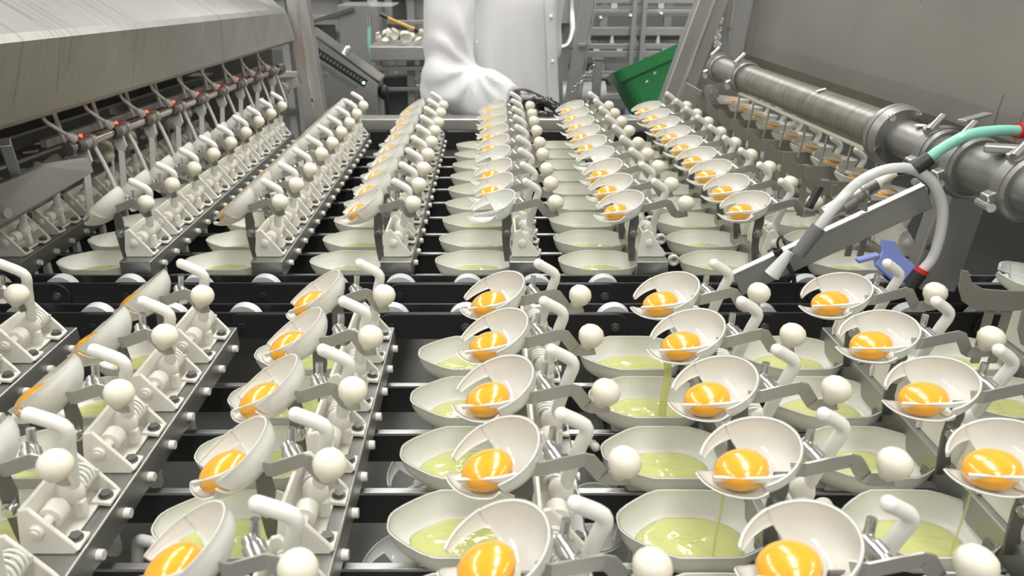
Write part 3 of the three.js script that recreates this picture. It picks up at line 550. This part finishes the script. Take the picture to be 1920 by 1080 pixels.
// ---------------------------------------------------------------- green bin
const gb = thing('green_bin', 'tilted green plastic bin behind the leaning post', 'bin', [0.5280, 0.86, -2.80]);
const BA = 0.42, rect = (w, d, y) => { const P = []; for (const [sx, sz] of [[-1, -1], [1, -1], [1, 1], [-1, 1]]) for (let k = 0; k < 4; k++) { const a = Math.atan2(sz, sx) - Math.PI / 4 + (Math.PI / 2) * k / 3, r = 0.03; P.push([sx * (w - r) + r * Math.cos(a), sz * (d - r) + r * Math.sin(a), y]); } return P; };
const binT = g => g.rotateX(-0.20).rotateZ(BA).translate(0.13, 0.145, 0), up = g => g.rotateX(-Math.PI / 2);
const bowlBin = (a, b, y0, y1, t) => merge(loft(rect(...a, y0), rect(...b, y1), false), loft(rect(a[0] - t, a[1] - t, y0), rect(b[0] - t, b[1] - t, y1), false), loft(rect(b[0] - t, b[1] - t, y1 - 0.0005), rect(...b, y1), false));
part('body', binT(merge(up(bowlBin([0.165, 0.15], [0.205, 0.185], -0.30, 0.035, 0.005)), box(0.325, 0.006, 0.295, 0, -0.298, 0, 0.002))), M.green, gb);
part('rim', binT(merge(up(bowlBin([0.213, 0.193], [0.218, 0.198], 0.022, 0.062, 0.007)), up(loft(rect(0.204, 0.184, 0.022), rect(0.214, 0.194, 0.0222), false)))), M.green, gb);
const onBin = (g, x, y) => binT(g.rotateX(0.104).translate(x, y, 0.15 + (y + 0.30) / 0.335 * 0.035 + 0.0012));
const emblem = merge(new THREE.TorusGeometry(0.02, 0.0012, 5, 28).scale(1.25, 0.62, 1), ...[0, 1, 2, 3].map(i => box(0.0045, 0.010, 0.001, -0.0125 + i * 0.0085, 0, 0, 0.0004)));
part('emblem', onBin(emblem, -0.105, -0.098), M.hose, gb);
for (const [x, y] of [[-0.125, -0.012], [-0.09, 0.004], [-0.02, -0.008]]) part('shell_speck', onBin(box(0.010, 0.005, 0.003, 0, 0, 0, 0.001, 0.5), x, y), M.white, gb);
const bst = thing('bin_stand', 'low steel stand under the tilted green bin', 'stand', [0.66, 0, -2.80]); part('top', box(0.34, 0.03, 0.3, 0.10, 0.626, 0, 0.003), M.machine, bst); for (const [x, z] of [[-0.05, -0.13], [0.25, -0.13], [-0.05, 0.13], [0.25, 0.13]]) part('leg', box(0.03, 0.61, 0.03, x, 0.305, z, 0.003), M.machine, bst);
// ---------------------------------------------------------------- background plant
const cab = thing('machine_cabinet', 'tall grey steel cabinet behind the display box', 'cabinet');
part('case', box(0.17, 1.18, 0.25, -0.565, 0.59, -3.5, 0.004), M.machine, cab); part('side_box', box(0.20, 0.9, 0.2, -0.75, 0.45, -3.45, 0.004), M.machine, cab); part('grille', box(0.13, 0.08, 0.01, -0.735, 1.06, -3.40, 0.003), M.machineDark, cab); part('frame', merge(box(0.02, 0.35, 0.02, -0.80, 1.05, -3.39, 0.002), box(0.30, 0.02, 0.02, -0.72, 1.13, -3.39, 0.002), box(0.2, 0.02, 0.02, -0.73, 0.985, -3.39, 0.002)), M.steel, cab);
part('diagonal_arm', bar([-0.86, 1.085, -3.37], [-0.58, 1.165, -3.37], 0.02, 0.018), M.darkSteel, cab);
const guard = thing('clear_guard', 'bent clear plastic guard hanging beside the cabinet', 'guard');
part('sheet', loft([[-0.56, 1.40, -3.1], [-0.47, 1.19, -3.1], [-0.38, 1.19, -3.1], [-0.38, 1.195, -3.1], [-0.465, 1.195, -3.1], [-0.555, 1.40, -3.1]], [[-0.56, 1.40, -3.3], [-0.47, 1.19, -3.3], [-0.38, 1.19, -3.3], [-0.38, 1.195, -3.3], [-0.465, 1.195, -3.3], [-0.555, 1.40, -3.3]]), phy({ color: lin(0.9, 0.9, 0.9), transmission: 0.8, thickness: 0, roughness: 0.25 }), guard);
const mint2 = thing('air_hose', 'thin mint green air hose beside the cabinet', 'hose');
part('tube', tube([[-0.462, 1.13, -3.0], [-0.465, 1.05, -3.0], [-0.450, 0.99, -3.0], [-0.4259, 0.945, -3.0]], 0.007, 24, 8), M.mint, mint2); part('fitting', cyl([-0.461, 1.125, -3.0], [-0.461, 1.16, -3.0], 0.009, 0.009, 12), M.chrome, mint2); part('tie', box(0.03, 0.01, 0.012, -0.448, 1.003, -3.0, 0.002, 0.3), M.green, mint2);
const shelf = thing('scrap_tray', 'steel tray stand heaped with eggshell scraps beside the worker', 'tray stand');
part('tray', box(0.22, 0.05, 0.25, -0.33, 1.045, -2.95, 0.004), M.steel, shelf); part('crossbar', box(0.30, 0.016, 0.02, -0.32, 0.985, -2.90, 0.002), M.steel, shelf);
for (const [x, w] of [[-0.425, 0.025], [-0.305, 0.03], [-0.25, 0.04]]) part('leg', box(w, 1.02, 0.03, x, 0.51, -2.95, 0.003), M.machine, shelf);
part('lower_box', box(0.10, 0.16, 0.10, -0.37, 0.86, -3.02, 0.004), M.machineDark, shelf); part('crossbar', box(0.22, 0.014, 0.02, -0.33, 0.905, -2.92, 0.002), M.steel, shelf);
part('brace', bar([-0.285, 0.945, -2.89], [-0.235, 0.985, -2.89], 0.012, 0.012), M.steel, shelf);
const scrapC = [M.white, M.ivory, M.white, std({ color: lin(0.30, 0.55, 0.18), roughness: 0.6 }), std({ color: lin(0.55, 0.5, 0.38), roughness: 0.7 })];
for (let i = 0; i < 34; i++) { const s = rr(0.010, 0.024); solo('shell_scrap', new THREE.SphereGeometry(s, 9, 6, 0, Math.PI * 2, 0, rr(0.7, 1.4)).rotateX(rr(-1.4, 1.4)).rotateZ(rr(-1.4, 1.4)), scrapC[i % 5], 'broken eggshell or paper scrap heaped on the tray stand', 'scrap', [-0.33 + rr(-0.095, 0.095), 1.072 + rr(0, 0.040), -2.95 + rr(-0.1, 0.11)], 'scraps on the tray stand'); }
const rod = thing('dip_rod', 'yellow handled rod leaning over the tray of scraps', 'rod'); part('shaft', cyl([-0.372, 1.165, -2.86], [-0.275, 1.125, -2.86], 0.006, 0.006, 10), std({ color: lin(0.62, 0.36, 0.05), roughness: 0.5 }), rod); part('tip', cyl([-0.277, 1.126, -2.86], [-0.262, 1.119, -2.86], 0.008, 0.006, 10), M.black, rod); part('grip', cyl([-0.398, 1.178, -2.86], [-0.372, 1.165, -2.86], 0.007, 0.008, 10), M.black, rod);
const pt = thing('packing_table', 'dark machine block with pipes between the cabinet and the coat', 'machine');
part('block', box(0.36, 0.55, 0.3, -0.27, 0.275, -3.85, 0.004), M.machineDark, pt); part('upper_block', box(0.30, 0.42, 0.25, -0.30, 0.76, -3.85, 0.004), M.machine, pt);
for (const x of [-0.455, -0.22, -0.16]) part('post', box(0.03, 1.5, 0.03, x, 0.75, -3.55, 0.002), M.machine, pt);
for (const y of [0.70, 0.82, 1.10, 1.22]) part('rail', box(0.36, 0.018, 0.018, -0.28, y, -3.52, 0.002), M.steel, pt);
for (let i = 0; i < 3; i++) part('dark_box', box(0.09, 0.07, 0.06, -0.40 + 0.11 * i, 0.76 + 0.02 * i, -3.56, 0.004), M.machineDark, pt);
// racks on the right
const rk = thing('egg_conveyor', 'grey steel rack of stacked egg conveyor tracks behind the green bin', 'conveyor');
for (const [y, h] of [[1.24, 0.03], [1.165, 0.022], [1.118, 0.02], [1.022, 0.040], [0.950, 0.026], [0.912, 0.032], [0.80, 0.02], [0.70, 0.03], [0.55, 0.03]]) part('track', box(1.35, h, 0.05, 1.08, y, -4.0, 0.003), M.steel, rk);
for (let i = 0; i < 11; i++) { part('divider', merge(cyl([0.50 + i * 0.117, 0.965, -3.985], [0.50 + i * 0.117, 1.002, -3.985], 0.011, 0.006, 10)), M.roller, rk); part('spacer', box(0.03, 0.014, 0.03, 0.54 + i * 0.117, 0.931, -3.99, 0.002), M.roller, rk); if (i % 2) part('spacer', box(0.03, 0.025, 0.03, 0.50 + i * 0.117, 1.142, -3.99, 0.002), M.roller, rk); }
for (const x of [0.715, 0.765, 1.45]) part('upright', box(0.024, 1.5, 0.024, x, 0.75, -3.955, 0.003), M.steel, rk);
for (let i = 0; i < 7; i++) part('back_slat', box(1.4, 0.05, 0.02, 1.1, 0.5 + i * 0.12, -4.25, 0.002), i % 2 ? M.machine : M.machineDark, rk);
for (let i = 0; i < 8; i++) part('knuckle', ball(0.014, 0.55 + i * 0.15, 1.085 + 0.01 * (i % 3), -3.96, 1, 1, 1, 8), M.chrome, rk);
const cb = thing('wall_cabinet', 'pale grey cabinet with a bent rail beside the coat', 'cabinet'); part('case', box(0.30, 0.62, 0.25, 0.205, 1.428, -3.33, 0.004), M.machine, cb); part('rail', tube([[0.318, 1.30, -3.12], [0.318, 1.17, -3.1], [0.318, 1.10, -3.05], [0.30, 1.055, -3.03], [0.26, 1.042, -3.03], [0.18, 1.042, -3.03]], 0.012, 36, 12), M.steel, cb); part('back_frame', box(0.28, 1.12, 0.06, 0.20, 0.56, -3.4, 0.004), M.machine, cb);
const sl = thing('slanted_post', 'broad slanted grey post between the coat and the conveyor tracks', 'post'); part('post', bar([0.285, 0.55, -3.0], [0.385, 1.42, -3.0], 0.045, 0.05, 0.003), M.machine, sl); part('edge', bar([0.315, 0.55, -2.975], [0.415, 1.42, -2.975], 0.006, 0.006, 0.001), M.steel, sl); part('latch', box(0.03, 0.014, 0.012, 0.350, 1.06, -2.965, 0.002), M.chrome, sl);
const st = thing('capped_post', 'short grey post with flat bright cap beside the glove', 'post'); part('post', box(0.030, 1.02, 0.03, 0.3875, 0.515, -2.8, 0.002), M.machine, st); part('cap', box(0.038, 0.006, 0.036, 0.3875, 1.030, -2.8, 0.001), M.chrome, st); part('ledge', box(0.05, 0.006, 0.03, 0.345, 0.955, -2.8, 0.001), M.chrome, st);
for (let i = 0; i < 5; i++) part('chain_link', new THREE.TorusGeometry(0.009, 0.0022, 6, 14).scale(1.4, 0.7, 1).rotateZ(0.75).rotateX(i % 2 ? 1.2 : 0).translate(0.300 + i * 0.016, 0.93 + i * 0.0185, -2.76), M.chrome, st);
const motor = thing('drive_motor', 'grey drive motor low between the posts', 'motor'); part('body', merge(cyl([0.30, 0.82, -3.22], [0.48, 0.82, -3.22], 0.07, 0.07, 20)), M.machine, motor); part('pedestal', box(0.16, 0.745, 0.12, 0.39, 0.3725, -3.22, 0.004), M.machineDark, motor);
const far = thing('plant_frame', 'grey framework of plant machinery along the back wall', 'machinery');
for (let i = 0; i < 9; i++) part('upright', box(0.05, 1.9, 0.05, -2.2 + i * 0.42, 0.95, -5.2, 0.003), M.machine, far);
for (let i = 0; i < 6; i++) part('rail', box(3.6, 0.04, 0.04, -0.5, 0.4 + i * 0.25, -5.15, 0.003), i % 2 ? M.steel : M.machineDark, far);
for (let i = 0; i < 8; i++) part('panel', box(0.36, rr(0.2, 0.5), 0.03, -2.0 + i * 0.42, 0.6 + rr(0, 0.5), -5.25, 0.003), i % 3 ? M.machine : M.machineDark, far);

// ---------------------------------------------------------------- worker
function sdfMesh(fn, centre, half, res) {
  const mc = new MarchingCubes(res, new THREE.MeshBasicMaterial(), false, false, 400000); mc.isolation = 0;
  const hs = res / 2; let i = 0;
  for (let z = 0; z < res; z++) for (let y = 0; y < res; y++) for (let x = 0; x < res; x++) mc.field[z * res * res + y * res + x] = -fn(centre[0] + half * (x - hs) / hs, centre[1] + half * (y - hs) / hs, centre[2] + half * (z - hs) / hs);
  mc.update();
  const n = mc.count, p = new Float32Array(n * 3);
  for (i = 0; i < n * 3; i++) p[i] = mc.positionArray[i] * half + centre[i % 3];
  let g = new THREE.BufferGeometry(); g.setAttribute('position', new THREE.BufferAttribute(p, 3));
  g = mergeVertices(g, 1e-5); g.computeVertexNormals(); return g;
}
const cap = (a, b, ra, rb) => { const dx = b[0] - a[0], dy = b[1] - a[1], dz = b[2] - a[2], L = dx * dx + dy * dy + dz * dz || 1e-9; return (x, y, z) => { let t = ((x - a[0]) * dx + (y - a[1]) * dy + (z - a[2]) * dz) / L; t = t < 0 ? 0 : t > 1 ? 1 : t; return Math.hypot(x - a[0] - t * dx, y - a[1] - t * dy, z - a[2] - t * dz) - (ra + (rb - ra) * t); }; };
const smin = (a, b, k) => { const h = Math.max(k - Math.abs(a - b), 0) / k; return Math.min(a, b) - h * h * k * 0.25; };
const blend = (fs, k) => (x, y, z) => { let d = fs[0](x, y, z); for (let i = 1; i < fs.length; i++) d = smin(d, fs[i](x, y, z), k); return d; };
const person = thing('person', "person in white coat and black glove bending over the far end of the line", 'person', [0.05, 0, -2.5]);
const put = (name, g, m) => part(name, g.translate(-0.05, 0, 2.5), m, person);
const SH = [-0.112, 1.375, -2.335], EL = [-0.130, 1.015, -2.275], MF = [-0.020, 0.992, -2.225], WR = [0.066, 0.985, -2.18];
const torso = blend([cap([-0.005, 1.36, -2.47], [0.0, 0.78, -2.47], 0.125, 0.150), cap([0.085, 1.36, -2.58], [0.090, 0.78, -2.58], 0.125, 0.150), cap([0.075, 1.22, -2.47], [0.090, 0.80, -2.46], 0.125, 0.142), cap([0.03, 1.40, -2.52], [0.03, 1.47, -2.52], 0.11, 0.07)], 0.08);
const sleeve = blend([cap(SH, EL, 0.086, 0.074), cap(EL, MF, 0.078, 0.077), cap(MF, WR, 0.077, 0.043)], 0.045);
const shoulder = cap([-0.04, 1.38, -2.42], [-0.10, 1.37, -2.35], 0.10, 0.085);
const sleeveL = blend([cap([0.175, 1.37, -2.62], [0.165, 1.08, -2.72], 0.08, 0.07), cap([0.165, 1.08, -2.72], [0.08, 0.93, -2.72], 0.07, 0.045)], 0.05);
const ridge = n => 1 - 2 * Math.sqrt(n * n + 0.01);
const folds = (x, y, z) => {                                     // creases fan out from the crook of the elbow, long soft ones run up the sleeve
  const qx = x + 0.045, qy = y - 1.075, r = Math.hypot(qx, qy), an = Math.atan2(qy, qx) + 0.6 * noise.noise(x * 6, y * 6, z * 5 + 2);
  const fan = Math.min(1, Math.max(0, (r - 0.012) / 0.05)) * Math.exp(-((r - 0.075) ** 2) / 0.005) * Math.sin(an * 9 + 1.1), a = ridge(noise.noise(x * 9 + y * 5 + 2.3, y * 2.6 - x * 4, z * 6));
  const cuff = Math.max(0, Math.min(1, (0.055 - x) / 0.05));
  return cuff * (0.0085 * fan + 0.010 * a + 0.006 * noise.noise(x * 13, y * 11, z * 12)) ;
};
const foldT = (x, y, z) => 0.013 * ridge(noise.noise(x * 8 + 2.2, y * 1.5 + x * 2.5, z * 7)) + 0.006 * noise.noise(x * 14, y * 4 + x * 7, z * 11);
const coatSDF = (x, y, z) => smin(smin(smin(torso(x, y, z) + foldT(x, y, z), shoulder(x, y, z), 0.05), sleeve(x, y, z) + folds(x, y, z), 0.008), sleeveL(x, y, z), 0.02);
const coatD = (x, y, z) => { const d = coatSDF(x, y, z); const cut = (x - 0.062) * 0.86 + (y - 0.985) * -0.08 + (z + 2.178) * 0.5; return Math.max(d, cut > 0 && cut < 0.15 && x < 0.25 && z > -2.32 && y < 1.08 ? cut : -1, 0.70 - y, y - 1.50); };
put('coat', sdfMesh(coatD, [0.03, 1.10, -2.47], 0.44, 132), M.coat);
function surf(ang, y) { const cx = 0.04, cz = -2.50; for (let r = 0.4; r > 0; r -= 0.0015) { const x = cx + r * Math.cos(ang), z = cz + r * Math.sin(ang); if (torso(x, y, z) + foldT(x, y, z) < 0.001) return [x, y, z]; } return [cx, y, cz]; }
const pk = []; for (let i = 0; i <= 16; i++) { const q = surf(0.62 - 0.05 * i / 16, 1.40 - 0.62 * i / 16); pk.push(q); }
put('placket', ribbon(pk, 0.045, 0.007, 40, V(0.5, 0, -0.85)), M.coat);
for (let i = 0; i < 5; i++) { const q = surf(0.60, 1.33 - i * 0.13); put('button', ball(0.007, q[0] + 0.004, q[1], q[2] + 0.003, 1, 1, 1, 10), M.white); }
// gloved right hand closing over the cups
const knu = [0.128, 0.985, -2.175];
const fing = [[[0.120, 0.998, -2.160], [0.158, 0.992, -2.140], [0.182, 0.975, -2.134], [0.196, 0.962, -2.134]], [[0.126, 0.996, -2.172], [0.168, 0.992, -2.155], [0.194, 0.976, -2.148], [0.208, 0.964, -2.146]], [[0.130, 0.990, -2.186], [0.168, 0.986, -2.172], [0.192, 0.972, -2.164], [0.204, 0.962, -2.160]], [[0.130, 0.984, -2.200], [0.160, 0.980, -2.190], [0.180, 0.969, -2.182], [0.190, 0.962, -2.178]]];
const thumb = [[0.098, 0.972, -2.158], [0.128, 0.962, -2.136], [0.156, 0.957, -2.128], [0.178, 0.956, -2.128]];
const hb = [cap(WR, [0.098, 0.986, -2.183], 0.034, 0.033), cap([0.092, 0.992, -2.172], [0.126, 0.992, -2.162], 0.026, 0.020), cap([0.092, 0.980, -2.195], [0.128, 0.980, -2.196], 0.026, 0.018), cap([0.085, 0.966, -2.175], [0.135, 0.957, -2.168], 0.030, 0.022)];
const chainOf = (pts, r0, r1) => blend(pts.slice(1).map((p, i) => cap(pts[i], p, r0 + (r1 - r0) * i / 3, r0 + (r1 - r0) * (i + 1) / 3)), 0.006);
const fs = [...fing.map(f => chainOf(f, 0.0105, 0.0082)), chainOf(thumb, 0.0125, 0.0095)], palm = blend(hb, 0.02);
const hand = (x, y, z) => { let d = palm(x, y, z); let m = 9; for (const f of fs) m = Math.min(m, f(x, y, z)); return smin(d, m, 0.010); };
put('glove', sdfMesh((x, y, z) => Math.max(hand(x, y, z), 0.045 - x), [0.125, 0.98, -2.165], 0.10, 72), M.glove);
put('glove', sdfMesh(blend([cap([0.085, 0.935, -2.72], [0.045, 0.87, -2.71], 0.036, 0.034), cap([0.05, 0.87, -2.70], [0.03, 0.80, -2.68], 0.013, 0.011), cap([0.035, 0.87, -2.71], [0.01, 0.81, -2.70], 0.013, 0.011), cap([0.06, 0.87, -2.72], [0.045, 0.79, -2.71], 0.013, 0.011), cap([0.065, 0.88, -2.73], [0.06, 0.81, -2.73], 0.012, 0.010), cap([0.07, 0.90, -2.70], [0.08, 0.85, -2.67], 0.013, 0.011)], 0.008), [0.05, 0.87, -2.71], 0.12, 48), M.glove);
// head (above the frame), neck; legs and boots
const face = [0.075, 1.60, -2.475];
const headF = blend([cap([0.03, 1.42, -2.515], [0.035, 1.52, -2.51], 0.055, 0.056), (x, y, z) => (Math.hypot((x - 0.045) / 0.088, (y - 1.615) / 0.120, (z + 2.50) / 0.085) - 1) * 0.085, cap([0.112, 1.60, -2.44], [0.122, 1.585, -2.432], 0.010, 0.014), cap([0.095, 1.545, -2.45], [0.10, 1.53, -2.448], 0.03, 0.028)], 0.02);
put('body', sdfMesh(headF, [0.05, 1.57, -2.5], 0.20, 64), M.skin);
put('hair_net', ball(0.105, 0.036, 1.645, -2.506, 0.98, 0.98, 0.95, 24), M.coat);
for (const s of [-1, 1]) { const a = 0.72 + s * 0.36, e = [0.045 + 0.083 * Math.cos(a), 1.612, -2.50 + 0.080 * Math.sin(a)]; put('eye', ball(0.011, ...e, 1, 0.7, 1, 10), M.white); }
put('mask', ball(0.058, 0.098, 1.565, -2.452, 0.9, 0.85, 0.9, 20), M.roller);
put('trousers', sdfMesh(blend([cap([-0.02, 0.86, -2.43], [-0.03, 0.10, -2.42], 0.11, 0.075), cap([0.09, 0.86, -2.57], [0.10, 0.10, -2.57], 0.11, 0.075)], 0.05), [0.03, 0.50, -2.5], 0.52, 72), M.trousers);
for (const [x, z] of [[-0.02, -2.415], [0.11, -2.565]]) put('boot', sdfMesh(blend([cap([x - 0.02, 0.05, z - 0.01], [x - 0.02, 0.28, z - 0.01], 0.055, 0.075), cap([x - 0.02, 0.045, z - 0.01], [x + 0.12, 0.035, z + 0.10], 0.045, 0.034)], 0.03), [x + 0.03, 0.15, z + 0.03], 0.24, 40), M.white);
//#END
shadows(scene);
scene.add(camera);
renderer.render(scene, camera);
